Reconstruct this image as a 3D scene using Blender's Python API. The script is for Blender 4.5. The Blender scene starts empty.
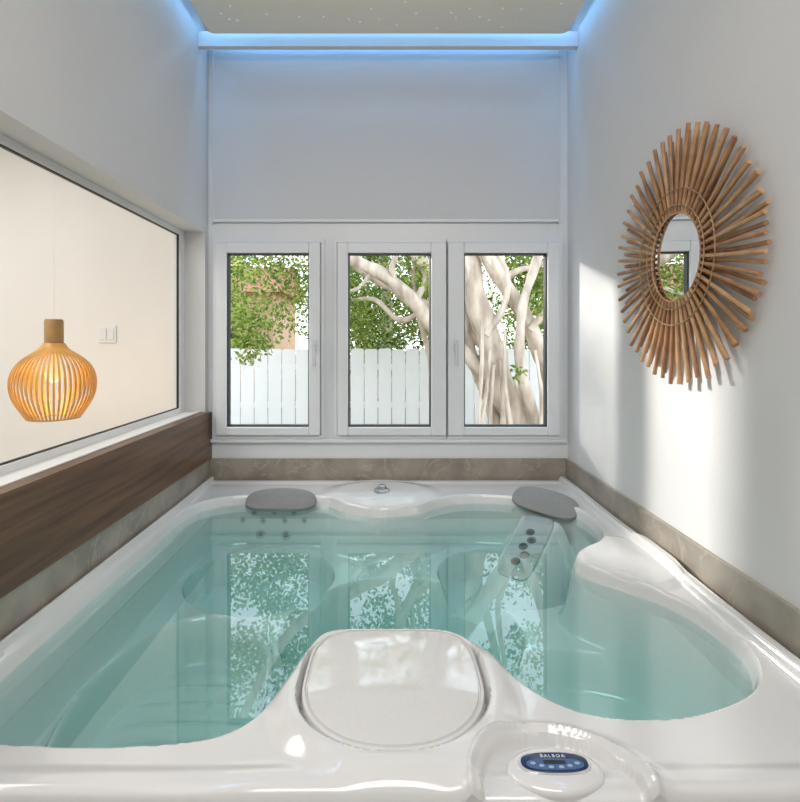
import bpy, bmesh, math, random
import numpy as np
from mathutils import Vector, Matrix
random.seed(7); np.random.seed(7)
C = bpy.context.scene
PI = math.pi
E = 1.75            # eye height
F = 520.0
VX, VY = 388.0, 341.0
def P(px, py, Y): return Vector(((px-VX)*Y/F, Y, E-(py-VY)*Y/F))

# ------------------------------------------------------------------ materials
def mat(name, col, rough=0.5, metal=0.0, var=0.0, scale=8.0, bump=0.0, bscale=40.0, coat=0.0, stretch=(1,1,1), col2=None, spec=0.5, detail=6, lo=.35, hi=.65):
    m = bpy.data.materials.new(name); m.use_nodes = True
    nt = m.node_tree; b = nt.nodes['Principled BSDF']
    b.inputs['Base Color'].default_value = (*col, 1)
    b.inputs['Roughness'].default_value = rough
    b.inputs['Metallic'].default_value = metal
    b.inputs['Coat Weight'].default_value = coat
    b.inputs['Coat Roughness'].default_value = 0.04
    b.inputs['Specular IOR Level'].default_value = spec
    tc = nt.nodes.new('ShaderNodeTexCoord'); mp = nt.nodes.new('ShaderNodeMapping')
    mp.inputs['Scale'].default_value = stretch
    nt.links.new(tc.outputs['Object'], mp.inputs['Vector'])
    n = nt.nodes.new('ShaderNodeTexNoise'); n.inputs['Scale'].default_value = scale; n.inputs['Detail'].default_value = detail
    nt.links.new(mp.outputs['Vector'], n.inputs['Vector'])
    r = nt.nodes.new('ShaderNodeValToRGB')
    c2 = col2 if col2 else tuple(c*(1-var) for c in col)
    r.color_ramp.elements[0].position = lo; r.color_ramp.elements[1].position = hi
    r.color_ramp.elements[0].color = (*c2, 1); r.color_ramp.elements[1].color = (*col, 1)
    nt.links.new(n.outputs['Fac'], r.inputs['Fac'])
    nt.links.new(r.outputs['Color'], b.inputs['Base Color'])
    if bump > 0:
        n2 = nt.nodes.new('ShaderNodeTexNoise'); n2.inputs['Scale'].default_value = bscale
        nt.links.new(mp.outputs['Vector'], n2.inputs['Vector'])
        bp = nt.nodes.new('ShaderNodeBump'); bp.inputs['Strength'].default_value = bump; bp.inputs['Distance'].default_value = 0.01
        nt.links.new(n2.outputs['Fac'], bp.inputs['Height']); nt.links.new(bp.outputs['Normal'], b.inputs['Normal'])
    return m
def emis(name, col, s):
    m = mat(name, col); b = m.node_tree.nodes['Principled BSDF']
    b.inputs['Emission Color'].default_value = (*col, 1); b.inputs['Emission Strength'].default_value = s
    return m
def marble(name, c1, c2, c3):
    m = mat(name, c1, .28, scale=6, col2=c2, detail=12)
    nt = m.node_tree; b = nt.nodes['Principled BSDF']; L = nt.links.new
    base = b.inputs['Base Color'].links[0].from_socket
    tc = nt.nodes.new('ShaderNodeTexCoord')
    n = nt.nodes.new('ShaderNodeTexNoise'); n.inputs['Scale'].default_value = 3.5; n.inputs['Detail'].default_value = 8; n.inputs['Distortion'].default_value = 1.6
    L(tc.outputs['Object'], n.inputs['Vector'])
    s = nt.nodes.new('ShaderNodeMath'); s.operation = 'SUBTRACT'; s.inputs[1].default_value = .5; L(n.outputs['Fac'], s.inputs[0])
    a = nt.nodes.new('ShaderNodeMath'); a.operation = 'ABSOLUTE'; L(s.outputs[0], a.inputs[0])
    r = nt.nodes.new('ShaderNodeValToRGB'); r.color_ramp.elements[0].position = 0.0; r.color_ramp.elements[1].position = .02
    r.color_ramp.elements[0].color = (.6,.6,.6,1); r.color_ramp.elements[1].color = (0,0,0,1); L(a.outputs[0], r.inputs['Fac'])
    mx = nt.nodes.new('ShaderNodeMix'); mx.data_type = 'RGBA'; L(r.outputs['Color'], mx.inputs[0]); L(base, mx.inputs[6]); mx.inputs[7].default_value = (*c3,1)
    L(mx.outputs[2], b.inputs['Base Color'])
    return m
def glass(name, tint=(1,1,1), ior=1.45, rough=0.0, ripple=0.0, vol=None):
    m = bpy.data.materials.new(name); m.use_nodes = True
    nt = m.node_tree; nt.nodes.clear(); L = nt.links.new
    o = nt.nodes.new('ShaderNodeOutputMaterial'); mx = nt.nodes.new('ShaderNodeMixShader')
    t = nt.nodes.new('ShaderNodeBsdfTransparent'); t.inputs['Color'].default_value = (*tint, 1)
    g = nt.nodes.new('ShaderNodeBsdfGlossy'); g.inputs['Roughness'].default_value = rough
    fr = nt.nodes.new('ShaderNodeFresnel')
    ge = nt.nodes.new('ShaderNodeNewGeometry'); mr = nt.nodes.new('ShaderNodeMapRange')   # same reflectance from both sides of the surface
    mr.inputs['To Min'].default_value = ior; mr.inputs['To Max'].default_value = 1/ior
    L(ge.outputs['Backfacing'], mr.inputs['Value']); L(mr.outputs[0], fr.inputs['IOR'])
    L(fr.outputs[0], mx.inputs[0]); L(t.outputs[0], mx.inputs[1]); L(g.outputs[0], mx.inputs[2]); L(mx.outputs[0], o.inputs['Surface'])
    if ripple:
        tc = nt.nodes.new('ShaderNodeTexCoord'); n = nt.nodes.new('ShaderNodeTexNoise')
        n.inputs['Scale'].default_value = 3.0; n.inputs['Detail'].default_value = 2
        L(tc.outputs['Object'], n.inputs['Vector'])
        bp = nt.nodes.new('ShaderNodeBump'); bp.inputs['Strength'].default_value = ripple; bp.inputs['Distance'].default_value = 0.02
        L(n.outputs['Fac'], bp.inputs['Height']); L(bp.outputs['Normal'], g.inputs['Normal']); L(bp.outputs['Normal'], fr.inputs['Normal'])
    if vol:
        v = nt.nodes.new('ShaderNodeVolumeAbsorption'); v.inputs['Color'].default_value = (*vol[0], 1); v.inputs['Density'].default_value = vol[1]
        L(v.outputs[0], o.inputs['Volume'])
    return m
def leafmat(name, c1, c2, c3):
    m = bpy.data.materials.new(name); m.use_nodes = True
    nt = m.node_tree; nt.nodes.clear(); L = nt.links.new
    o = nt.nodes.new('ShaderNodeOutputMaterial'); mx = nt.nodes.new('ShaderNodeMixShader'); mx.inputs[0].default_value = 0.45
    d = nt.nodes.new('ShaderNodeBsdfDiffuse'); t = nt.nodes.new('ShaderNodeBsdfTranslucent')
    ge = nt.nodes.new('ShaderNodeNewGeometry'); r = nt.nodes.new('ShaderNodeValToRGB')
    r.color_ramp.elements[0].color = (*c1, 1); r.color_ramp.elements[1].color = (*c3, 1)
    e = r.color_ramp.elements.new(0.5); e.color = (*c2, 1)
    L(ge.outputs['Random Per Island'], r.inputs['Fac'])
    L(r.outputs[0], d.inputs[0]); L(r.outputs[0], t.inputs[0])
    L(d.outputs[0], mx.inputs[1]); L(t.outputs[0], mx.inputs[2]); L(mx.outputs[0], o.inputs[0])
    return m

M = dict(
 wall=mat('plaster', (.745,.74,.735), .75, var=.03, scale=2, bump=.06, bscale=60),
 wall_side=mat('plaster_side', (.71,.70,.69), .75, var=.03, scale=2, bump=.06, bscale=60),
 cream=mat('cream_plaster', (.87,.86,.835), .7, var=.03, scale=2),
 upvc=mat('white_window_plastic', (.82,.83,.84), .35, var=.02),
 handle=mat('handle_plastic', (.70,.71,.73), .3, var=.02),
 seam=mat('grey_seam', (.13,.14,.15), .5, var=.1),
 gasket=mat('black_gasket', (.02,.02,.022), .5, var=.1),
 alu=mat('pale_aluminium', (.82,.81,.79), .4, 0, var=.04),
 blind=mat('blind_fabric', (.67,.675,.69), .85, var=.03, scale=90, bump=.05, bscale=300),
 wood=mat('walnut', (.20,.098,.048), .34, scale=4, stretch=(6,.45,10), col2=(.072,.036,.019), detail=12, bump=.05, bscale=12, lo=.3, hi=.7),
 stone=marble('brown_marble', (.41,.36,.30), (.275,.24,.197), (.48,.435,.375)),
 floor=mat('floor_tile', (.4,.37,.33), .4, var=.2, scale=3),
 floor2=mat('pale_floor_tile', (.78,.74,.68), .4, var=.08, scale=3),
 acryl=mat('pearl_acrylic', (.78,.77,.755), .11, var=.03, scale=3, coat=.8),
 lid=mat('lid_acrylic', (.75,.735,.71), .07, var=.03, scale=120, coat=1.0),
 foam=mat('taupe_foam', (.26,.255,.24), .4, var=.08, scale=60),
 foam2=mat('corner_foam', (.29,.29,.275), .4, var=.06, scale=60),
 jetgrey=mat('grey_jet_plate', (.54,.55,.545), .3, var=.05, scale=40),
 skirt=mat('tub_skirt', (.45,.45,.45), .5, var=.1),
 chrome=mat('chrome', (.6,.61,.62), .2, 1.0, var=.05),
 bezel=mat('silver_bezel', (.78,.79,.80), .25, .5, var=.03),
 jetring=mat('pale_jet_ring', (.56,.58,.58), .35, .0, var=.05),
 jetcore=mat('grey_jet_core', (.30,.32,.325), .35, .0, var=.05),
 dark=mat('dark_grey_plastic', (.10,.11,.115), .35, var=.1),
 black=mat('black_plastic', (.02,.022,.025), .4, var=.1),
 navy=mat('navy_panel', (.015,.04,.115), .2, var=.2, scale=30),
 strip=mat('blue_button_strip', (.08,.16,.31), .25, var=.1),
 button=mat('button_blue', (.38,.52,.68), .35, var=.1),
 white=mat('white_ink', (.85,.88,.9), .4, var=.02),
 rattan=mat('rattan', (.50,.27,.13), .5, scale=14, col2=(.29,.14,.065)),
 rattan2=mat('rattan_light', (.64,.39,.21), .5, scale=14, col2=(.43,.235,.11)),
 binding=mat('rattan_binding', (.58,.38,.19), .55, var=.5, scale=80),
 mirror=mat('mirror_glass', (.9,.92,.92), .01, 1.0, var=.0),
 panel=mat('ceiling_panel', (.86,.80,.685), .7, var=.01, scale=2),
 star=emis('star_light', (.95,.95,.92), .28),
 lampwood=mat('birch_slat', (.78,.42,.11), .45, var=.2, scale=12),
 lampcap=mat('birch_cap', (.46,.27,.10), .4, var=.2, scale=12),
 bulb=emis('warm_bulb', (1,.80,.5), .5),
 cord=mat('cord', (.86,.84,.80), .5, var=.02),
 bark=mat('pale_bark', (.68,.58,.47), .85, scale=6, col2=(.38,.30,.23), bump=.6, bscale=14, detail=10, stretch=(1.8,1.8,.5), lo=.32, hi=.62),
 fence=mat('white_painted_board', (.91,.925,.925), .6, var=.03, scale=3),
 soil=mat('soil', (.22,.16,.10), .9, var=.4, scale=4),
 tan=mat('tan_render', (.62,.40,.25), .8, var=.12, scale=2),
 roof=mat('terracotta', (.48,.20,.11), .8, var=.3, scale=6),
 leaf=leafmat('ficus_leaf', (.09,.16,.035), (.21,.30,.06), (.48,.50,.17)),
 leafd=leafmat('dark_leaf', (.07,.12,.03), (.15,.24,.05), (.38,.44,.14)),
 water=glass('spa_water', (.95,1,.995), 1.9, 0.0, .012, ((.28,.825,.795), 1.0)),
)

# ------------------------------------------------------------------ object helpers
ORG = {}
def thing(name, label, cat, loc=(0,0,0), group=None, kind=None):
    o = bpy.data.objects.new(name, None); C.collection.objects.link(o); o.location = loc; o.empty_display_size = .1
    ORG[o] = Vector(loc)
    if label: o['label'] = label
    if cat: o['category'] = cat
    if group: o['group'] = group
    if kind: o['kind'] = kind
    return o
class MB:
    def __init__(s): s.v = []; s.f = []; s.mi = []
    def add(s, vs, fs, mi=0):
        b = len(s.v); s.v += [tuple(v) for v in vs]; s.f += [tuple(b+i for i in f) for f in fs]; s.mi += [mi]*len(fs)
        return s
    def box(s, x0, x1, y0, y1, z0, z1, mi=0):
        return s.add([(x0,y0,z0),(x1,y0,z0),(x1,y1,z0),(x0,y1,z0),(x0,y0,z1),(x1,y0,z1),(x1,y1,z1),(x0,y1,z1)],
              [(0,3,2,1),(4,5,6,7),(0,1,5,4),(1,2,6,5),(2,3,7,6),(3,0,4,7)], mi)
    def tube(s, pts, rad, n=10, mi=0, cap=True, wob=0.0):
        pts = [Vector(p) for p in pts]; N = len(pts); vs = []; fs = []
        t = (pts[1]-pts[0]).normalized(); a = t.orthogonal().normalized()
        for i in range(N):
            t = (pts[min(i+1,N-1)]-pts[max(i-1,0)]).normalized()
            a = (a - t*a.dot(t)).normalized(); b = t.cross(a)
            r = rad[i] if hasattr(rad, '__len__') else rad
            for k in range(n):
                q = 2*PI*k/n; rr = r*(1+wob*math.sin(3*q+i*.5)+wob*random.uniform(-.5,.5))
                vs.append(pts[i] + a*math.cos(q)*rr + b*math.sin(q)*rr)
        for i in range(N-1):
            for k in range(n):
                k2 = (k+1) % n; fs.append((i*n+k, i*n+k2, (i+1)*n+k2, (i+1)*n+k))
        if cap: fs.append(tuple(range(n))[::-1]); fs.append(tuple((N-1)*n+k for k in range(n)))
        return s.add(vs, fs, mi)
    def lathe(s, prof, o=(0,0,0), ax=(0,0,1), n=24, mi=0, sx=1.0, sy=1.0, adir=None):
        o = Vector(o); ax = Vector(ax).normalized(); a = Vector(adir) if adir else ax.orthogonal(); a = (a-ax*a.dot(ax)).normalized(); b = ax.cross(a)
        vs = []; fs = []
        for (r, h) in prof:
            for k in range(n):
                q = 2*PI*k/n; vs.append(o + ax*h + a*math.cos(q)*r*sx + b*math.sin(q)*r*sy)
        for i in range(len(prof)-1):
            for k in range(n):
                k2 = (k+1) % n; fs.append((i*n+k, i*n+k2, (i+1)*n+k2, (i+1)*n+k))
        fs.append(tuple(range(n))[::-1]); fs.append(tuple((len(prof)-1)*n+k for k in range(n)))
        return s.add(vs, fs, mi)
    def torus(s, o, ax, R, r, n=64, m=8, mi=0):
        o = Vector(o); ax = Vector(ax).normalized(); a = ax.orthogonal().normalized(); b = ax.cross(a); vs = []; fs = []
        for i in range(n):
            q = 2*PI*i/n; d = a*math.cos(q)+b*math.sin(q)
            for k in range(m):
                w = 2*PI*k/m; vs.append(o + d*(R+r*math.cos(w)) + ax*r*math.sin(w))
        for i in range(n):
            for k in range(m):
                i2 = (i+1) % n; k2 = (k+1) % m; fs.append((i*m+k, i2*m+k, i2*m+k2, i*m+k2))
        return s.add(vs, fs, mi)
    def build(s, name, mats, parent=None, smooth=False, bevel=0.0, label=None, cat=None, kind=None, group=None, origin=None, recalc=True):
        if not isinstance(mats, (list, tuple)): mats = [mats]
        org = ORG[parent] if parent is not None else (Vector(origin) if origin is not None else Vector((0,0,0)))
        me = bpy.data.meshes.new(name)
        me.from_pydata([(v[0]-org.x, v[1]-org.y, v[2]-org.z) for v in s.v], [], s.f); me.update()
        for m in mats: me.materials.append(m)
        if len(mats) > 1: me.polygons.foreach_set('material_index', s.mi)
        if recalc:
            bm = bmesh.new(); bm.from_mesh(me)
            bmesh.ops.recalc_face_normals(bm, faces=bm.faces[:])
            if bevel:
                bmesh.ops.bevel(bm, geom=bm.edges[:], offset=bevel, segments=2, profile=.5, affect='EDGES')
            if smooth:
                for f in bm.faces: f.smooth = True
                for e in bm.edges:
                    if len(e.link_faces) == 2 and e.calc_face_angle(0) > 0.75: e.smooth = False
            bm.to_mesh(me); bm.free()
        o = bpy.data.objects.new(name, me); C.collection.objects.link(o)
        if parent is not None: o.parent = parent
        else: o.location = org
        ORG[o] = org
        if label: o['label'] = label
        if cat: o['category'] = cat
        if kind: o['kind'] = kind
        if group: o['group'] = group
        return o
def box(name, x0, x1, y0, y1, z0, z1, m, parent=None, **k):
    mb = MB().box(x0,x1,y0,y1,z0,z1)
    if parent is None and 'origin' not in k: k['origin'] = ((x0+x1)/2,(y0+y1)/2,z0)
    return mb.build(name, m, parent, **k)
def catmull(pts, n=8, closed=False):
    pts = [np.array(p, float) for p in pts]; N = len(pts); out = []
    rng = range(N) if closed else range(N-1)
    for i in rng:
        if closed: p0,p1,p2,p3 = pts[i-1],pts[i],pts[(i+1)%N],pts[(i+2)%N]
        else: p0,p1,p2,p3 = pts[max(i-1,0)],pts[i],pts[i+1],pts[min(i+2,N-1)]
        for k in range(n):
            t = k/n
            out.append(.5*((2*p1)+(-p0+p2)*t+(2*p0-5*p1+4*p2-p3)*t*t+(-p0+3*p1-3*p2+p3)*t**3))
    if not closed: out.append(pts[-1])
    return out

# ------------------------------------------------------------------ room shell
XW, YB, ZC, YR = 1.105, 3.2, E+1.95, -1.2
ZT = E-.72          # top of stone band
ZR = E-.85          # rim of the tub
ZL = E-.435         # ledge
ZO = E+.658         # top of opening in left wall
S = YB/F
wp = [(214,325,228.5,310), (334,446,348.5,430.5), (446.6,561,463,545.5)]       # outer left/right, glass left/right
wx = [tuple((v-VX)*S for v in q) for q in wp]
WZ0, WZ1 = E-(438-VY)*S, E-(240-VY)*S
GZ0, GZ1 = E-(426-VY)*S, E-(254-VY)*S
box('floor', -1.265, 1.25, YR-.1, 3.32, -.1, 0, M['floor'], kind='structure')
box('ceiling', -1.265, 1.25, YR-.1, 3.32, ZC, ZC+.1, M['wall'], kind='structure')
mb = MB()
mb.box(-1.265, 1.25, YB, YB+.12, 0, WZ0); mb.box(-1.265, 1.25, YB, YB+.12, WZ1, ZC)
xs = [-1.265, wx[0][0], wx[0][1], wx[1][0], wx[2][1], 1.25]
for i in (0,2,4): mb.box(xs[i], xs[i+1], YB, YB+.12, WZ0, WZ1)
mb.build('wall_back', M['upvc'], kind='structure')
box('wall_right', XW, XW+.145, YR, YB, 0, ZC, M['wall'], kind='structure')
box('wall_front', -1.265, 1.25, YR-.1, YR, 0, ZC, M['wall'], kind='structure')
mb = MB(); OY0, OY1 = .1, 3.14
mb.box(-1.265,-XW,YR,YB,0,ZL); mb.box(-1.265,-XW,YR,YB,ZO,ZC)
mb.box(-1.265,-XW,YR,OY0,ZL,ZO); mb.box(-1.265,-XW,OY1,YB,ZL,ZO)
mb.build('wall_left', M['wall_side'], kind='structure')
# neighbouring room seen through the opening
AZ = 3.45
box('wall_neighbour_back', -4.7, -1.265, 3.9, 4.0, 0, AZ, M['cream'], kind='structure')
box('wall_neighbour_left', -4.7, -4.6, YR-.1, 3.9, 0, AZ, M['cream'], kind='structure')
box('wall_neighbour_front', -4.6, -1.265, YR-.1, YR, 0, AZ, M['cream'], kind='structure')
box('wall_neighbour_right', -1.385, -1.265, 3.32, 3.9, 0, AZ, M['cream'], kind='structure')
box('ceiling_neighbour', -4.7, -1.265, YR-.1, 4.0, AZ, AZ+.1, M['cream'], kind='structure')
box('floor_neighbour', -4.7, -1.265, YR-.1, 4.0, -.1, 0, M['floor2'], kind='structure')

# stone band, wood fascia
box('trim_1', -XW, XW, YB-.015, YB, ZR-.12, ZT, M['stone'], kind='structure', bevel=.002)
box('trim_2', XW-.015, XW, YR, YB-.015, ZR-.12, ZT, M['stone'], kind='structure', bevel=.002)
box('trim_3', -XW, -XW+.015, YR, YB-.015, ZR-.12, ZT, M['stone'], kind='structure', bevel=.002)
mb = MB().box(-XW, -XW+.022, YR, YB-.001, ZT, ZL).box(-XW-.03, -XW+.022, OY0, OY1, ZL, ZL+.006)
mb.build('trim_4', M['wood'], kind='structure')
box('trim_7', -1.226, -XW-.03, OY0, OY1, ZL, ZL+.010, M['alu'], kind='structure')

# windows
def ring4(o, i_, y0, y1, name, m, parent, bev=.003):
    (a,b,c,d), (e,f,g,h) = o, i_       # outer x0,x1,z0,z1 and inner
    q = MB(); q.box(a, e, y0, y1, c, d); q.box(f, b, y0, y1, c, d); q.box(e, f, y0, y1, h, d); q.box(e, f, y0, y1, c, g)
    return q.build(name, m, parent, bevel=bev)
for i, (x0, x1, g0, g1) in enumerate(wx):
    w = thing('window_%d' % (i+1), None, None, ((x0+x1)/2, YB, WZ0), kind='structure')
    fl = .002 if i == 2 else .020; fr_ = .002 if i == 1 else .020
    A = (x0, x1, WZ0, WZ1); B = (x0+fl, x1-fr_, WZ0+.020, WZ1-.020)
    D = (B[0]+(.002 if i == 2 else .004), B[1]-(.002 if i == 1 else .004), B[2]+.004, B[3]-.004); G = (g0, g1, GZ0, GZ1); K = (g0+.008, g1-.008, GZ0+.008, GZ1-.008)
    ring4(A, B, YB-.026, YB+.10, 'window_frame', M['upvc'], w, .0008)
    ring4(B, D, YB-.006, YB+.03, 'seam', M['seam'], w, 0)
    ring4(D, G, YB-.050, YB+.04, 'sash', M['upvc'], w, .006)
    ring4(G, K, YB-.028, YB+.02, 'gasket', M['gasket'], w, 0)
    hx = (x1-fr_+g1)/2 if i == 0 else ((x0+fl+g0)/2 if i == 2 else None)
    if hx is not None:
        q = MB(); zc = E-.03; yy = YB-.050
        q.box(hx-.013, hx+.013, yy-.010, yy, zc-.035, zc+.035); q.box(hx-.009, hx+.009, yy-.038, yy-.010, zc-.01, zc+.01)
        q.box(hx-.010, hx+.010, yy-.046, yy-.030, zc-.12, zc+.013)
        q.build('handle', M['handle'], w, bevel=.002)
box('trim_5', -XW+.02, XW-.02, YB-.03, YB, WZ0-.024, WZ0-.002, M['upvc'], kind='structure', bevel=.004)

# interior window in the left wall
pw = thing('window_4', None, None, (-1.245, 1.6, ZL), kind='structure')
q = MB(); a, b, c, d, t, tf = OY0, OY1, ZL+.008, ZO, .030, .072
q.box(-1.264,-1.226,a,a+t,c,d); q.box(-1.264,-1.226,b-tf,b,c,d); q.box(-1.264,-1.226,a+t,b-tf,c,c+t); q.box(-1.264,-1.226,a+t,b-tf,d-t,d)
q.build('window_frame', M['alu'], pw, bevel=.002)
q = MB(); a, b, c, d, t = a+t, b-tf, c+t, d-t, .005
q.box(-1.246,-1.234,a,a+t,c,d); q.box(-1.246,-1.234,b-t,b,c,d); q.box(-1.246,-1.234,a+t,b-t,c,c+t); q.box(-1.246,-1.234,a+t,b-t,d-t,d)
q.build('gasket', M['gasket'], pw)

# roller blind
Sb = 3.18/F; bx0, bx1 = (213-VX)*Sb, (559-VX)*Sb; bz0 = E-(222-VY)*Sb
rb = thing('roller_blind', 'wide pale grey roller blind lowered above the three windows', 'blind', ((bx0+bx1)/2, 3.18, bz0))
box('fabric', bx0+.004, bx1-.004, 3.178, 3.184, bz0+.014, ZC-.08, M['blind'], rb)
box('bottom_rail', bx0+.004, bx1-.004, 3.174, 3.190, bz0, bz0+.016, M['upvc'], rb, bevel=.003)
for x in (bx0, bx1): box('side_rail', x-.004, x+.004, 3.176, 3.198, bz0-.01, ZC-.02, M['handle'], rb)
MB().tube([(bx0, 3.155, ZC-.06), (bx1, 3.155, ZC-.06)], .03, 16).build('roller', M['upvc'], rb, smooth=True)

# cove fascia & ceiling panel
PZ = E+1.72
box('trim_6', -XW, XW, 3.02, 3.06, E+1.712, E+1.80, M['wall'], kind='structure', bevel=.003)
cp = thing('ceiling_panel', 'beige suspended ceiling panel dotted with tiny star lights', 'ceiling panel', (0, 1.9, PZ))
pts = []
for (x, y, r) in ((-1.0,.7,.03),(1.0,.7,.03),(1.0,2.91,.03),(-1.0,2.91,.03)):
    cx = x-r if x > 0 else x+r; cy = y+r if y < 1 else y-r
    a0 = {(-1,0):PI, (1,0):1.5*PI, (1,1):0, (-1,1):.5*PI}[(1 if x > 0 else -1, 1 if y > 1 else 0)]
    for k in range(9): pts.append((cx+r*math.cos(a0+k*PI/16), cy+r*math.sin(a0+k*PI/16)))
n = len(pts)
MB().add([(x,y,PZ) for x,y in pts]+[(x,y,PZ+.05) for x,y in pts], [tuple(range(n))[::-1], tuple(range(n,2*n))]+[(i,(i+1)%n,n+(i+1)%n,n+i) for i in range(n)]).build('panel', M['panel'], cp)
for k in range(24):
    x, y = random.uniform(-.92,.92), random.uniform(2.62,2.86)
    MB().lathe([(.0055,0),(.0055,.003)], (x,y,PZ-.0015), n=8).build('star_light', M['star'], cp)
for x in (-.8,.8):
    for y in (.95,2.7): MB().tube([(x,y,PZ+.05),(x,y,ZC)], .006, 8).build('hanger_rod', M['alu'], cp)

# ------------------------------------------------------------------ hot tub
OX0, OX1, OYa, OYb = -1.084, 1.084, .972, 3.165
outline = [(-1.005,1.22),(-.93,1.145),(-.70,1.122),(-.46,1.13),(-.34,1.175),(-.275,1.31),(-.245,1.44),(-.21,1.535),(-.14,1.57),(0,1.575),(.14,1.572),(.22,1.54),(.289,1.45),(.36,1.31),
 (.45,1.225),(.589,1.20),(.741,1.225),(.90,1.305),(.985,1.44),(.99,1.60),(.955,1.73),(.885,1.83),(.795,1.915),(.738,2.00),(.738,2.09),(.80,2.165),(.89,2.24),(.955,2.36),(.975,2.53),(.945,2.67),(.85,2.78),(.68,2.86),
 (.45,2.89),(.28,2.82),(.16,2.71),(-.04,2.66),(-.23,2.74),(-.35,2.85),(-.55,2.88),(-.82,2.87),(-.97,2.77),(-1.02,2.58),(-1.025,2.3),(-1.025,1.9),(-1.025,1.5)]
OUT = np.array(catmull(outline, 6, True))
def sdist(x, y):
    A = OUT; B = np.roll(OUT, -1, axis=0); best = np.full(x.shape, 9.0); ins = np.zeros(x.shape, bool)
    for (ax, ay), (bx, by) in zip(A, B):
        dx, dy = bx-ax, by-ay; L = dx*dx+dy*dy
        t = np.clip(((x-ax)*dx+(y-ay)*dy)/L, 0, 1)
        best = np.minimum(best, (x-ax-t*dx)**2+(y-ay-t*dy)**2)
        if ay != by:
            c = ((ay > y) != (by > y)) & (x < (bx-ax)*(y-ay)/(by-ay)+ax); ins ^= c
    d = np.sqrt(best); return np.where(ins, d, -d)
def ss(a, b, t):
    u = np.clip((t-a)/(b-a), 0, 1); return u*u*(3-2*u)
LCX, LCY, LRX, LRY = .012, 1.290, .222, .225
def lidm(x, y):
    p = np.where(y > LCY, 4.2, 2.2)
    return (np.abs((x-LCX)/LRX)**p + np.abs((y-LCY)/LRY)**p)**(1/p)
def ell(x, y, cx, cy, rx, ry, rot=0):
    c, s_ = math.cos(rot), math.sin(rot); u = (x-cx)*c+(y-cy)*s_; v = -(x-cx)*s_+(y-cy)*c
    return np.sqrt((u/rx)**2+(v/ry)**2)
JT = Vector((.80,2.72,-.07)); JD = Vector((-.23,-.30,-.18)); JL = math.hypot(JD.x, JD.y)
def H(x, y):
    x = np.asarray(x, float); y = np.asarray(y, float)
    s = sdist(x, y)
    ex = np.minimum((x-OX0)*1.6, OX1-x); ey = np.minimum(y-OYa, OYb-y); e = np.minimum(np.minimum(x-OX0, OX1-x), ey)
    z = np.maximum(.032*(1-ss(.040,.058,ex)), .008*(1-ss(.045,.085,ey))) - .060*ss(-.024,.002,s)
    z -= .008*ss(-.25,-.02,s)
    z += .012*ss(1.12,.9,ell(x,y,.93,2.04,.17,.24))*ss(-.012,-.035,s)   # armrest lobe
    m = lidm(x, y)
    z += .024*ss(1.42,1.12,m)*ss(-.005,-.04,s)*ss(1.50,1.36,y)     # raised collar around the lid, open at the back
    z -= .045*ss(1.07,1.0,m)
    m2 = ell(x, y, .333, .985, .150, .130)
    z += (.008*ss(1.5,1.18,m2) + .012*np.exp(-((m2-1.17)/.055)**2))*ss(.0,-.03,s) - .024*ss(1.06,1.0,m2)
    z += .02*ss(1.2,.7,ell(x,y,-.04,2.93,.30,.2))*ss(0,-.06,s)   # console at the back
    # inside
    d = np.full(x.shape, .26)
    def bowl(dep, mm, a=1.1, b=.85, lip=0):
        nonlocal d
        d = np.maximum(d, .26+(dep-.26)*ss(a, b, mm))
        if lip: d = d - lip*np.exp(-((mm-a-.03)/.045)**2)
    bowl(.60, ell(x,y,.05,2.02,.44,.42), 1.08, .88)
    bowl(.60, ell(x,y,-.15,1.75,.24,.22), 1.15, .75)
    bowl(.39, ell(x,y,-.60,2.46,.34,.34), 1.04, .93, .032)
    bowl(.39, ell(x,y,.56,2.48,.32,.31,-.6), 1.04, .93, .032)
    bowl(.38, ell(x,y,.66,1.54,.36,.33,-.5), 1.06, .84, .012)
    lo = ell(x,y,-.66,1.60,.27,.44,.12)
    bowl(.39, lo, 1.06, .92, .028)
    d = d + .0055*np.sin((y+.35*(x+.66)**2)*70)*ss(.9,.6,lo)
    uu = np.clip((s+.002)/.062, 0, 1)
    z -= (d-.06)*(1-(1-uu)**2.0)
    # moulded backrest that carries the jets
    t = ((x-JT.x)*JD.x+(y-JT.y)*JD.y)/JL**2; l = np.abs((x-JT.x)*-JD.y+(y-JT.y)*JD.x)/JL
    w = ss(.21,.09,l)*ss(-.15,.02,t)*ss(1.6,1.0,t)*ss(0,.05,s)
    z = z*(1-w)+np.maximum(z, JT.z+JD.z*t-.006)*w
    r = .025; ee = np.clip(e, 0, r)
    z -= r-np.sqrt(np.maximum(r*r-(r-ee)**2, 0))
    return z
tub = thing('hot_tub', 'large pearly white acrylic hot tub filling the room below the windows', 'hot tub', (0, 2.06, 0))
NX, NY = 490, 494
gx = np.linspace(OX0, OX1, NX); gy = np.linspace(OYa, OYb, NY); XX, YY = np.meshgrid(gx, gy)
ZZ = H(XX, YY)+ZR
vs = np.stack([XX.ravel(), YY.ravel(), ZZ.ravel()], 1).tolist()
fs = [(j*NX+i, j*NX+i+1, (j+1)*NX+i+1, (j+1)*NX+i) for j in range(NY-1) for i in range(NX-1)]
sh = MB(); sh.v = vs; sh.f = fs; sh.mi = [0]*len(fs)
pr = [(x, OYa) for x in gx] + [(OX1, y) for y in gy[1:]] + [(x, OYb) for x in gx[::-1][1:]] + [(OX0, y) for y in gy[::-1][1:-1]]
n = len(pr)
zt = H(np.array([p[0] for p in pr]), np.array([p[1] for p in pr]))+ZR
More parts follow.
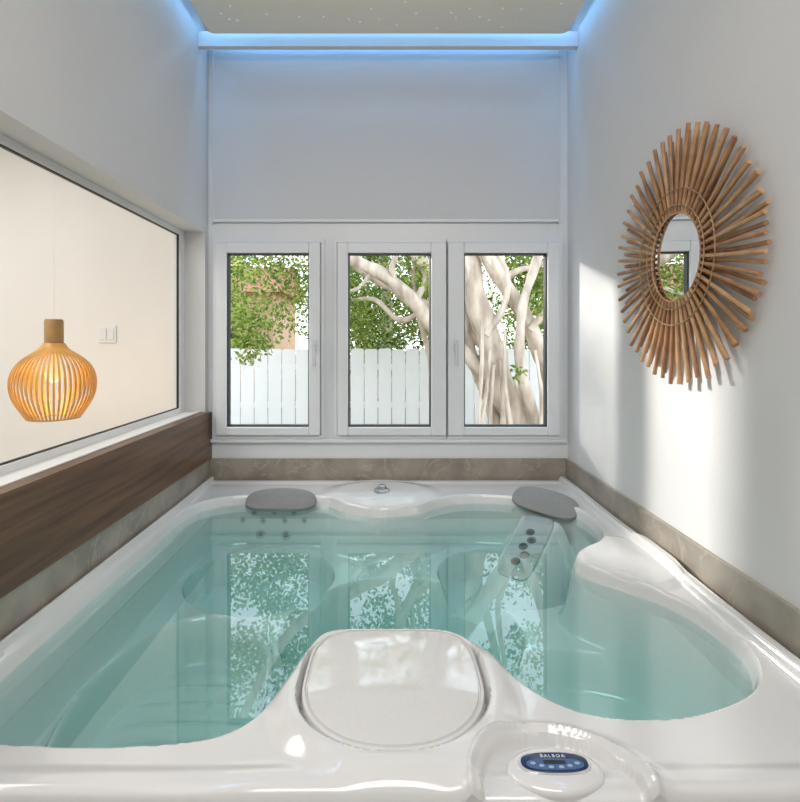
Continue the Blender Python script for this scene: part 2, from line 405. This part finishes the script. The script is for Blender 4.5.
sh.add([(x,y,z) for (x,y),z in zip(pr,zt)]+[(x,y,ZR-.09) for x,y in pr], [(i,(i+1)%n,n+(i+1)%n,n+i) for i in range(n)])
shell = sh.build('shell', M['acryl'], tub, smooth=True)
for f in shell.data.polygons: f.use_smooth = True
q = MB(); i_ = .03
q.box(OX0+i_, OX1-i_, OYa+i_, OYa+i_+.02, 0, ZR-.06); q.box(OX0+i_, OX1-i_, OYb-i_-.02, OYb-i_, 0, ZR-.06)
q.box(OX0+i_, OX0+i_+.02, OYa+i_+.02, OYb-i_-.02, 0, ZR-.06); q.box(OX1-i_-.02, OX1-i_, OYa+i_+.02, OYb-i_-.02, 0, ZR-.06)
q.build('skirt', M['skirt'], tub)
# filter lid
def lidring(k, z, n=96):
    out = []
    for i in range(n):
        a = 2*PI*i/n; ca, sa = math.cos(a), math.sin(a); p = 4.2 if sa > 0 else 2.2
        r = (abs(ca)**p+abs(sa)**p)**(-1/p); out.append((LCX+LRX*k*r*ca, LCY+LRY*k*r*sa, z))
    return out
rings = [(1.0,ZR-.07),(1.0,ZR+.004),(.992,ZR+.010),(.966,ZR+.012),(.956,ZR+.006),(.944,ZR+.006),(.934,ZR+.012),(.75,ZR+.016),(.5,ZR+.0185),(.25,ZR+.0195),(.04,ZR+.020)]
q = MB(); vs = []; fs = []
for k, z in rings: vs += lidring(k, z)
for i in range(len(rings)-1):
    for k in range(96): fs.append((i*96+k, i*96+(k+1)%96, (i+1)*96+(k+1)%96, (i+1)*96+k))
fs.append(tuple((len(rings)-1)*96+k for k in range(96)))
q.add(vs, fs).build('filter_lid', M['lid'], tub, smooth=True, label='rounded pearly filter lid at the front rim')
# headrests
def headrest(c, L, W, T, rz, tilt, m, label, roll=0):
    R = Matrix.Translation(c) @ Matrix.Rotation(rz,4,'Z') @ Matrix.Rotation(roll,4,'Y') @ Matrix.Rotation(tilt,4,'X')
    vs = []; fs = []; n = 40; lev = [(.86,-.5),(.97,-.3),(1,0),(.97,.3),(.86,.45),(.6,.55),(.05,.58)]
    for k, h in lev:
        for i in range(n):
            a = 2*PI*i/n; ca, sa = math.cos(a), math.sin(a); r = (abs(ca)**2.8+abs(sa)**2.8)**(-1/2.8)
            u, v = ca*r*k*L/2, sa*r*k*W/2
            vs.append(R @ Vector((u, v - .10*(u/L)**2*L, h*T)))
    for i in range(len(lev)-1):
        for k in range(n): fs.append((i*n+k, i*n+(k+1)%n, (i+1)*n+(k+1)%n, (i+1)*n+k))
    fs.append(tuple(range(n))[::-1]); fs.append(tuple((len(lev)-1)*n+k for k in range(n)))
    MB().add(vs, fs).build('headrest', m, tub, smooth=True, label=label)
headrest((-.59,2.875,ZR-.028), .39, .15, .038, 0, math.radians(34), M['foam'], 'taupe grey headrest at the back rim')
headrest((.845,2.79,ZR-.016), .37, .16, .042, math.radians(-40), math.radians(35), M['foam2'], 'grey headrest in the corner', math.radians(5))
# jets
def surf(x, y):
    h = .004; z = float(H([x],[y])[0]); zx = (float(H([x+h],[y])[0])-float(H([x-h],[y])[0]))/(2*h); zy = (float(H([x],[y+h])[0])-float(H([x],[y-h])[0]))/(2*h)
    return Vector((x,y,z+ZR)), Vector((-zx,-zy,1)).normalized()
def jet(x, y, r, p=None, nrm=None, ms=None):
    if p is None: p, nrm = surf(x, y)
    q = MB(); q.lathe([(r,-.008),(r,.001),(r*.9,.003),(r*.62,.0025),(r*.58,.0005)], p, nrm, 20, 0); q.lathe([(r*.57,-.002),(r*.5,.001),(r*.2,.002)], p, nrm, 16, 1)
    q.build('jet', ms or [M['jetring'], M['jetcore']], tub, smooth=True)
def walljet(x, z, r):
    ys = np.linspace(2.95, 2.6, 176); hz = H(np.full(ys.shape, x), ys); k = int(np.argmax(hz < z)); jet(x, float(ys[k]), r)
for x, z in ((-.74,-.095),(-.63,-.095),(-.52,-.095),(-.80,-.13),(-.69,-.14),(-.57,-.14),(-.46,-.13)): walljet(x, z, .018)
for x, z in ((-.70,-.21),(-.56,-.21)): walljet(x, z, .027)
# jet panel in right corner
top = Vector((JT.x, JT.y, ZR+JT.z)); dirv = JD; side = Vector((.30,-.23,0)).normalized(); nrm = side.cross(dirv).normalized()
if nrm.z < 0: nrm = -nrm
q = MB(); vs = []; fs = []; nn = 32
for k, h in ((1,-.02),(1,.0),(.96,.006),(.05,.007)):
    for i in range(nn):
        a = 2*PI*i/nn; ca, sa = math.cos(a), math.sin(a); r = (abs(ca)**6+abs(sa)**6)**(-1/6)
        vs.append(top+dirv*.5+dirv*.5*(sa*r*k)+side*(.085*ca*r*k)+nrm*h)
for i in range(3):
    for k in range(nn): fs.append((i*nn+k, i*nn+(k+1)%nn, (i+1)*nn+(k+1)%nn, (i+1)*nn+k))
fs.append(tuple(3*nn+k for k in range(nn))); fs.append(tuple(range(nn))[::-1])
q.add(vs, fs).build('jet_panel', M['jetgrey'], tub, smooth=True)
for u_, v in ((.30,-.01),(.42,.015),(.54,-.01),(.66,.015),(.78,-.01)):
    jet(0, 0, .023, top+dirv*u_+side*v+nrm*.007, nrm, [M['dark'], M['black']])
# diverter
p, nn_ = surf(-.035, 2.88)
MB().lathe([(.045,-.005),(.045,.006),(.038,.012),(.026,.014),(.024,.03),(.018,.034)], p, (0,0,1), 28).build('diverter_valve', M['chrome'], tub, smooth=True)
# control panel
cz = float(H([.335],[1.03])[0])+ZR
pod = MB().lathe([(.096,-.01),(.096,.002),(.092,.008),(.080,.0125),(.05,.014),(.02,.014)], (.333,1.035,cz), (0,0,1), 56, sx=1.0, sy=.60, adir=(1,0,0)).build('control_panel', M['acryl'], tub, smooth=True)
kz = cz+.0130
KY = 1.041
def plate(cx, cy, rx, ry, p, lev, name, m, parent):
    vs = []; fs = []; nn = 48
    for k, h in lev:
        for i in range(nn):
            a = 2*PI*i/nn; ca, sa = math.cos(a), math.sin(a); r = (abs(ca)**p+abs(sa)**p)**(-1/p)
            vs.append((cx+rx*k*r*ca, cy+ry*k*r*sa, h))
    for i in range(len(lev)-1):
        for k in range(nn): fs.append((i*nn+k, i*nn+(k+1)%nn, (i+1)*nn+(k+1)%nn, (i+1)*nn+k))
    fs.append(tuple(range(nn))[::-1]); fs.append(tuple((len(lev)-1)*nn+k for k in range(nn)))
    return MB().add(vs, fs).build(name, m, parent, smooth=True)
plate(.333, KY, .0725, .0285, 2.6, ((1,kz-.001),(1,kz+.0022),(.97,kz+.0032),(.05,kz+.0032)), 'bezel', M['bezel'], pod)
plate(.333, KY, .067, .0245, 2.6, ((1,kz),(1,kz+.004),(.96,kz+.005),(.05,kz+.0052)), 'keypad', M['navy'], pod)
kt = kz+.0052
plate(.333, KY-.006, .057, .0140, 2.6, ((1,kt-.001),(1,kt+.0003),(.05,kt+.0003)), 'button_strip', M['strip'], pod)
for x, y, r in ((-.044,-.004,.0046),(-.028,-.010,.0046),(-.010,-.0132,.0046),(.010,-.0132,.0046),(.028,-.010,.0046),(.044,-.004,.0046)):
    MB().lathe([(r,0),(r,.0012),(r*.8,.0018)], (.333+x,KY+y,kt-.0006), (0,0,1), 16, sx=1.2, sy=.75, adir=(1,0,0)).build('button', M['button'], pod, smooth=True)
box('display', .311, .355, KY-.006, KY+.003, kt-.001, kt+.0008, M['black'], pod)
cu = bpy.data.curves.new('lettering', 'FONT'); cu.body = 'BALBOA'; cu.size = .0110; cu.space_character = 1.3; cu.align_x = 'CENTER'; cu.align_y = 'CENTER'; cu.extrude = .0003
to = bpy.data.objects.new('tmp', cu); C.collection.objects.link(to)
bpy.context.view_layer.update()
me = bpy.data.meshes.new_from_object(to.evaluated_get(bpy.context.evaluated_depsgraph_get()))
q = MB(); q.add([(v.co.x+.333, v.co.y+KY+.0138, v.co.z+kt+.0005) for v in me.vertices], [tuple(p.vertices) for p in me.polygons])
bpy.data.objects.remove(to)
q.build('lettering', M['white'], pod)

# water
WZ = E-.905
wo = []
for i in range(len(OUT)):
    t = OUT[(i+1)%len(OUT)]-OUT[i-1]; nrm2 = np.array([t[1],-t[0]])/np.linalg.norm(t)
    wo.append(OUT[i]+nrm2*.006)
n = len(wo)
MB().add([(p[0],p[1],WZ) for p in wo]+[(p[0],p[1],ZR-.74) for p in wo], [tuple(range(n)), tuple(range(n,2*n))[::-1]]+[(i,n+i,n+(i+1)%n,(i+1)%n) for i in range(n)]).build(
  'water', M['water'], kind='stuff', label='clear turquoise water filling the hot tub', cat='water', origin=(0,2,ZR-.74))

# ------------------------------------------------------------------ sunburst mirror
MY, MZ = 1.925, E+.308; mx = XW
sm = thing('sunburst_mirror', 'round mirror with a sunburst frame of brown rattan sticks on the right wall', 'mirror', (mx, MY, MZ))
NS = 100
for k in range(NS):
    a = 2*PI*k/NS + random.uniform(-.008,.008)
    r1 = (.470,.440,.462,.450)[k % 4]+random.uniform(-.007,.007); r0 = (.164,.170)[k % 2]
    off = (.044,.024)[k % 2]
    d = Vector((0, math.cos(a), math.sin(a))); tn = Vector((0,-math.sin(a),math.cos(a)))
    pts = []; rad = []
    bend = random.uniform(-.003,.003)
    for j in range(7):
        t = j/6; r = r0+(r1-r0)*t
        pts.append(Vector((mx-off, MY, MZ)) + d*r + tn*bend*math.sin(PI*t)); rad.append((.0066+.0014*t)*(1+.07*math.sin(j*2.6+k)))
    MB().tube(pts, rad, 8).build('stick', M['rattan2'] if random.random() < .45 else M['rattan'], sm, smooth=True)
for R, r in ((.192,.0022),(.250,.0020)):
    MB().torus((mx-.052, MY, MZ), (1,0,0), R, r, 90, 8).build('binding_ring', M['binding'], sm, smooth=True)
MB().torus((mx-.046, MY, MZ), (1,0,0), .163, .003, 72, 10).build('inner_ring', M['rattan2'], sm, smooth=True)
MB().lathe([(.163,0),(.163,.004)], (mx-.036, MY, MZ), (-.9986,.052,0), 64).build('mirror_glass', M['mirror'], sm)
MB().lathe([(.175,0),(.175,.010)], (mx, MY, MZ), (-1,0,0), 48).build('backing', M['rattan'], sm)

# ------------------------------------------------------------------ pendant lamp + switch
lp = P(54, 418, 3.2); k_ = 3.2/F
pl = thing('pendant_lamp', 'glowing bell-shaped wooden slat pendant lamp seen through the left interior window', 'lamp', (lp.x, lp.y, lp.z))
prof = [(343,9),(348,12),(353,18.5),(359,26.5),(366,32.5),(374,36),(383,37.2),(392,36.3),(401,33.3),(410,28.2),(418,23)]
prof = [(r*k_, lp.z+(418-y)*k_) for y, r in prof]
pc = [tuple(p) for p in catmull(prof, 4)]
q = MB(); NSL = 50
for i in range(NSL):
    a = 2*PI*i/NSL; d = Vector((math.cos(a),math.sin(a),0)); tn = Vector((-math.sin(a),math.cos(a),0)); vs = []; fs = []
    for r, z in pc:
        w = min(.0058, r*.058); c = Vector((lp.x,lp.y,z))
        for (du, dr) in ((-w,-.003),(w,-.003),(w,.003),(-w,.003)): vs.append(c+d*(r+dr)+tn*du)
    for j in range(len(pc)-1):
        for k in range(4): fs.append((j*4+k, j*4+(k+1)%4, (j+1)*4+(k+1)%4, (j+1)*4+k))
    q.add(vs, fs)
q.build('lamp_shade', M['lampwood'], pl)
ct = lp.z+98*k_
MB().lathe([(.049,0),(.052,.01),(.052,.15),(.047,.162)], (lp.x,lp.y,ct-.158), (0,0,1), 32).build('cap', M['lampcap'], pl, smooth=True)
MB().torus((lp.x,lp.y,lp.z+.002), (0,0,1), 22.8*k_, .006, 48).build('bottom_ring', M['lampwood'], pl, smooth=True)
MB().lathe([(.018,.12),(.02,.09),(.045,.03),(.05,0),(.04,-.035),(.01,-.05)], (lp.x,lp.y,lp.z+.27), (0,0,1), 24).build('bulb', M['bulb'], pl, smooth=True)
MB().tube([(lp.x,lp.y,ct),(lp.x,lp.y,AZ)], .0014, 8).build('cord', M['cord'], pl)
sp = P(108, 334, 3.9)
sw = thing('light_switch', 'square white light switch on the cream wall beyond the left interior window', 'switch', (sp.x, 3.9, sp.z))
box('plate', sp.x-.065, sp.x+.065, 3.888, 3.9, sp.z-.065, sp.z+.065, M['white'], sw, bevel=.003)
for dx in (-.028,.028): box('rocker', sp.x+dx-.024, sp.x+dx+.024, 3.88, 3.889, sp.z-.042, sp.z+.042, M['upvc'], sw, bevel=.003)

# ------------------------------------------------------------------ outside
GZ = .6
box('ground', -25, 25, 4.05, 45, GZ-.2, GZ, M['soil'], kind='structure')
FY = 7.0
fn = thing('picket_fence', 'white painted board fence outside behind the tree', 'fence', (0, FY, GZ))
x = -4.2; ft = E+(VY-349)*FY/F
while x < 4.2:
    w = .174; h = ft+random.uniform(-.008,.008); c = .02
    pr = [(x,GZ),(x+w,GZ),(x+w,h-c),(x+w-c,h),(x+c,h),(x,h-c)]
    n = len(pr)
    MB().add([(a,FY-.012,b) for a,b in pr]+[(a,FY+.012,b) for a,b in pr], [tuple(range(n)), tuple(range(n,2*n))[::-1]]+[(i,n+i,n+(i+1)%n,(i+1)%n) for i in range(n)]).build('board', M['fence'], fn)
    x += .185
for z in (GZ+.25, ft-.28): box('rail', -4.2, 4.2, FY+.013, FY+.05, z, z+.08, M['fence'], fn)

def leaves(mb, cen, rad, num, size):
    for _ in range(num):
        d = Vector((random.gauss(0,1), random.gauss(0,1), random.gauss(0,1))).normalized()*(random.random()**.45)
        c = Vector(cen)+Vector((d.x*rad[0], d.y*rad[1], d.z*rad[2]))
        ax = Vector((random.uniform(-1,1),random.uniform(-1,1),random.uniform(-1.2,.4))).normalized(); sd = ax.cross(Vector((random.uniform(-1,1),random.uniform(-1,1),random.uniform(-1,1)))).normalized()
        L = size*random.uniform(.7,1.3); w = L*.27
        mb.add([c, c+ax*L*.45+sd*w, c+ax*L, c+ax*L*.45-sd*w], [(0,1,2,3)])
TY = 5.6; u = TY/F
tree = thing('ficus_tree', 'large pale-barked tree with twisting trunks outside the window', 'tree', (P(500,470,TY).x, TY, GZ))
def limb(name, pts, r, wob=.09, n=14):
    pp = catmull([P(a,b,TY+c) for a,b,c in pts], 8)
    rr = np.interp(np.linspace(0,1,len(pp)), np.linspace(0,1,len(r)), np.array(r)*u*.96)
    rr = rr*(1+.08*np.sin(np.arange(len(pp))*.9+random.uniform(0,6)))
    MB().tube(pp, list(rr), n, wob=wob).build(name, M['bark'], tree, smooth=True)
limb('trunk', [(528,456,0),(517,420,0),(499,375,0),(484,325,0),(470,270,0),(455,190,.2),(440,90,.4)], [19,16,14,12.5,11,10,8])
limb('trunk', [(572,456,.2),(556,405,.2),(540,350,.1),(516,302,0),(490,262,-.1),(462,215,-.1),(430,120,0)], [12,9,8.5,8,7.5,7,6])
limb('trunk', [(548,454,-.15),(530,405,-.2),(520,360,-.25),(522,310,-.2),(536,262,-.1),(560,170,0)], [9,6,5,4.5,4.5,4])
limb('trunk', [(508,454,.1),(492,410,.15),(474,360,.2),(467,310,.2),(480,255,.2),(500,170,.3)], [10,7,5.5,5,4.5,4])
limb('branch', [(498,392,.1),(466,354,.1),(436,330,.05),(412,300,0),(384,276,0),(350,257,0),(290,215,.1),(240,120,.3)], [8,8,8,8,7,6.5,5,4])
limb('branch', [(482,345,.2),(448,312,.25),(418,300,.3),(385,285,.35),(352,262,.4),(320,205,.5)], [5.5,4.5,4,4,3.5,2.5])
limb('branch', [(474,300,.1),(450,280,.1),(426,264,.1),(405,235,.15),(385,160,.2)], [7,6,6,5,4])
limb('branch', [(432,410,.3),(430,360,.3),(420,320,.3),(414,280,.3),(420,220,.3)], [3,3,3,2.5,2])
limb('branch', [(424,310,.2),(400,320,.2),(375,300,.2),(352,300,.25)], [3.5,3,2.5,1.5])
limb('branch', [(418,298,.15),(425,275,.2),(412,250,.25),(415,190,.3)], [3.5,3,3,2])
limb('branch', [(398,288,.0),(392,268,-.05),(398,245,-.1),(392,180,-.1)], [3.5,3,2.5,2])
limb('branch', [(372,270,.0),(362,285,-.05),(350,292,-.1),(325,300,-.1)], [2.5,2,1.8,1.2])
limb('branch', [(500,285,.2),(515,272,.2),(545,262,.25),(580,235,.3)], [4,3.5,3,2])
limb('branch', [(530,330,-.05),(545,310,-.05),(565,270,0)], [4,3.5,3])
limb('branch', [(486,335,-.1),(502,310,-.12),(508,280,-.1),(498,245,0),(505,180,.1)], [4,3.5,3,3,2.5])
for (t0, a, b, r) in (((490,350),474,462,3.2),((494,365),488,464,4),((500,360),500,466,3.5),((535,350),545,466,4),((505,330),512,460,3),((482,320),480,440,1.6)):
    limb('root', [(t0[0],t0[1],-.2),(t0[0]*.6+a*.4+random.uniform(-4,4),t0[1]*.6+b*.4,-.26),(t0[0]*.25+a*.75+random.uniform(-3,3),t0[1]*.25+b*.75,-.3),(a,b,-.35)], [1.4,2.2,r*.8,r], .12, 8)
fo = MB()
random.seed(11)
for _ in range(210):
    px = random.uniform(222,640); py = random.triangular(-330, 335, 190); Y = random.uniform(5.85,6.8)
    if 455 < px < 545 and py > 285 and random.random() < .6: continue
    c = P(px,py,Y); r = random.uniform(.2,.42)
    leaves(fo, c, (r*1.2,r,r*.7), 190, .060)
for _ in range(26):
    px = random.uniform(222,345); py = random.uniform(245,320); c = P(px,py,random.uniform(5.3,6.4)); leaves(fo, c, (.42,.35,.24), 110, .052)
for _ in range(34):
    px = random.choice((random.uniform(345,440), random.uniform(500,560))); py = random.uniform(250,332); c = P(px,py,random.uniform(6.0,6.7)); leaves(fo, c, (.3,.3,.24), 140, .052)
for px, py, Y, r, nn2 in ((250,358,5.2,.12,45),(262,345,5.2,.14,60),(240,342,5.3,.2,70),(518,372,5.1,.08,34),(548,300,5.3,.2,80),(430,270,5.3,.2,65)):
    leaves(fo, P(px,py,Y), (r,r,r), nn2, .062)
fo.build('foliage', M['leaf'], tree, recalc=False)
for i, (X, Y, h, r, m, lab) in enumerate(((-3.9,10.5,3.0,1.4,'leaf','bushy light green tree behind the fence seen through the left window'),(-.1,10.5,3.2,1.4,'leafd','dark green tree behind the fence seen through the middle window'),(3.6,10.5,3.0,1.4,'leafd','dark green tree behind the fence at the right edge of the windows'))):
    t = thing('background_tree', lab, 'tree', (X,Y,GZ), group='trees behind the fence')
    MB().tube([(X,Y,GZ),(X+.1,Y,GZ+h*.5),(X,Y,GZ+h)], [.14,.11,.07], 10).build('trunk', M['bark'], t, smooth=True)
    q = MB()
    for _ in range(50):
        c = (X+random.uniform(-1,1)*r*.85, Y+random.uniform(-.6,.6)*r, GZ+h*.60+random.uniform(-1.0,1.1)*r*.9); leaves(q, c, (r*.44,r*.4,r*.36), 210, .105)
    q.build('foliage', M[m], t, recalc=False)
bd = thing('house', 'tan rendered house with terracotta roof far beyond the fence', 'house', (-5,15,GZ))
box('wall', -7.5, -3.2, 14.5, 18, GZ, E+1.35, M['tan'], bd)
MB().add([(-7.8,14.2,E+1.35),(-2.9,14.2,E+1.35),(-2.9,18.3,E+1.35),(-7.8,18.3,E+1.35),(-7.8,16.2,E+2.3),(-2.9,16.2,E+2.3)], [(0,1,5,4),(2,3,4,5),(0,4,3),(1,2,5),(0,3,2,1)]).build('roof', M['roof'], bd)
for x in (-6.6,-5.2): box('house_window', x, x+.8, 14.45, 14.499, E-.2, E+.8, M['white'], bd)

# ------------------------------------------------------------------ light
def area(name, loc, rot, sx, sy, e, col):
    l = bpy.data.lights.new(name, 'AREA'); l.shape = 'RECTANGLE'; l.size = sx; l.size_y = sy; l.energy = e; l.color = col
    o = bpy.data.objects.new(name, l); C.collection.objects.link(o); o.location = loc; o.rotation_euler = rot; return o
area('room_fill', (0,-.35,ZC-.25), (math.radians(35),0,0), 1.8, 1.0, 40, (1,.97,.94))  # unseen soft fill added behind the camera to brighten the whole room
area('neighbour_lamp', (-3.0,1.6,AZ-.1), (0,0,0), 1.8, 2.4, 63, (1,.97,.925))
BL = (.20,.52,1.0)
area('cove_lamp_back', (0,3.12,ZC-.05), (0,0,0), 2.0, .05, 3.8, BL)
area('cove_lamp_beam', (0,2.945,E+1.84), (math.radians(70),0,0), 2.0, .03, 1.9, BL)
area('cove_lamp_left', (-1.05,1.9,ZC-.10), (0,math.radians(-25),0), .04, 2.2, 2.9, BL)
area('cove_lamp_right', (1.05,1.9,ZC-.10), (0,math.radians(25),0), .04, 2.2, 2.9, BL)
pt = bpy.data.lights.new('bulb_light', 'POINT'); pt.energy = 3.2; pt.color = (1,.76,.45); pt.shadow_soft_size = .08
po = bpy.data.objects.new('bulb_light', pt); C.collection.objects.link(po); po.location = (lp.x, lp.y, lp.z+.12)
sl = bpy.data.lights.new('sun', 'SUN'); sl.energy = 5.0; sl.angle = math.radians(5); sl.color = (1,.96,.90)
so = bpy.data.objects.new('sun', sl); C.collection.objects.link(so)
so.rotation_euler = Vector((1,-1.138,-.42)).to_track_quat('-Z','Y').to_euler()
# sky: whitish near the horizon, pale blue higher up
w = bpy.data.worlds.new('World'); C.world = w; w.use_nodes = True
nt = w.node_tree; bg = nt.nodes['Background']; bg.inputs[1].default_value = 2.8
tc = nt.nodes.new('ShaderNodeTexCoord'); sx = nt.nodes.new('ShaderNodeSeparateXYZ'); rp = nt.nodes.new('ShaderNodeValToRGB')
nt.links.new(tc.outputs['Generated'], sx.inputs[0]); nt.links.new(sx.outputs['Z'], rp.inputs['Fac']); nt.links.new(rp.outputs[0], bg.inputs[0])
rp.color_ramp.elements[0].position = .05; rp.color_ramp.elements[0].color = (.94,.97,1,1)
rp.color_ramp.elements[1].position = .9; rp.color_ramp.elements[1].color = (.60,.79,1,1)
C.view_settings.view_transform = 'Standard'

cam = bpy.data.cameras.new('Camera'); co = bpy.data.objects.new('Camera', cam); C.collection.objects.link(co)
co.location = (0,0,E); co.rotation_euler = (PI/2,0,0)
cam.sensor_fit = 'HORIZONTAL'; cam.sensor_width = 36; cam.lens = F/800*36
cam.shift_x = (400-VX)/800; cam.shift_y = -(401-VY)/800; cam.clip_start = .02
C.camera = co
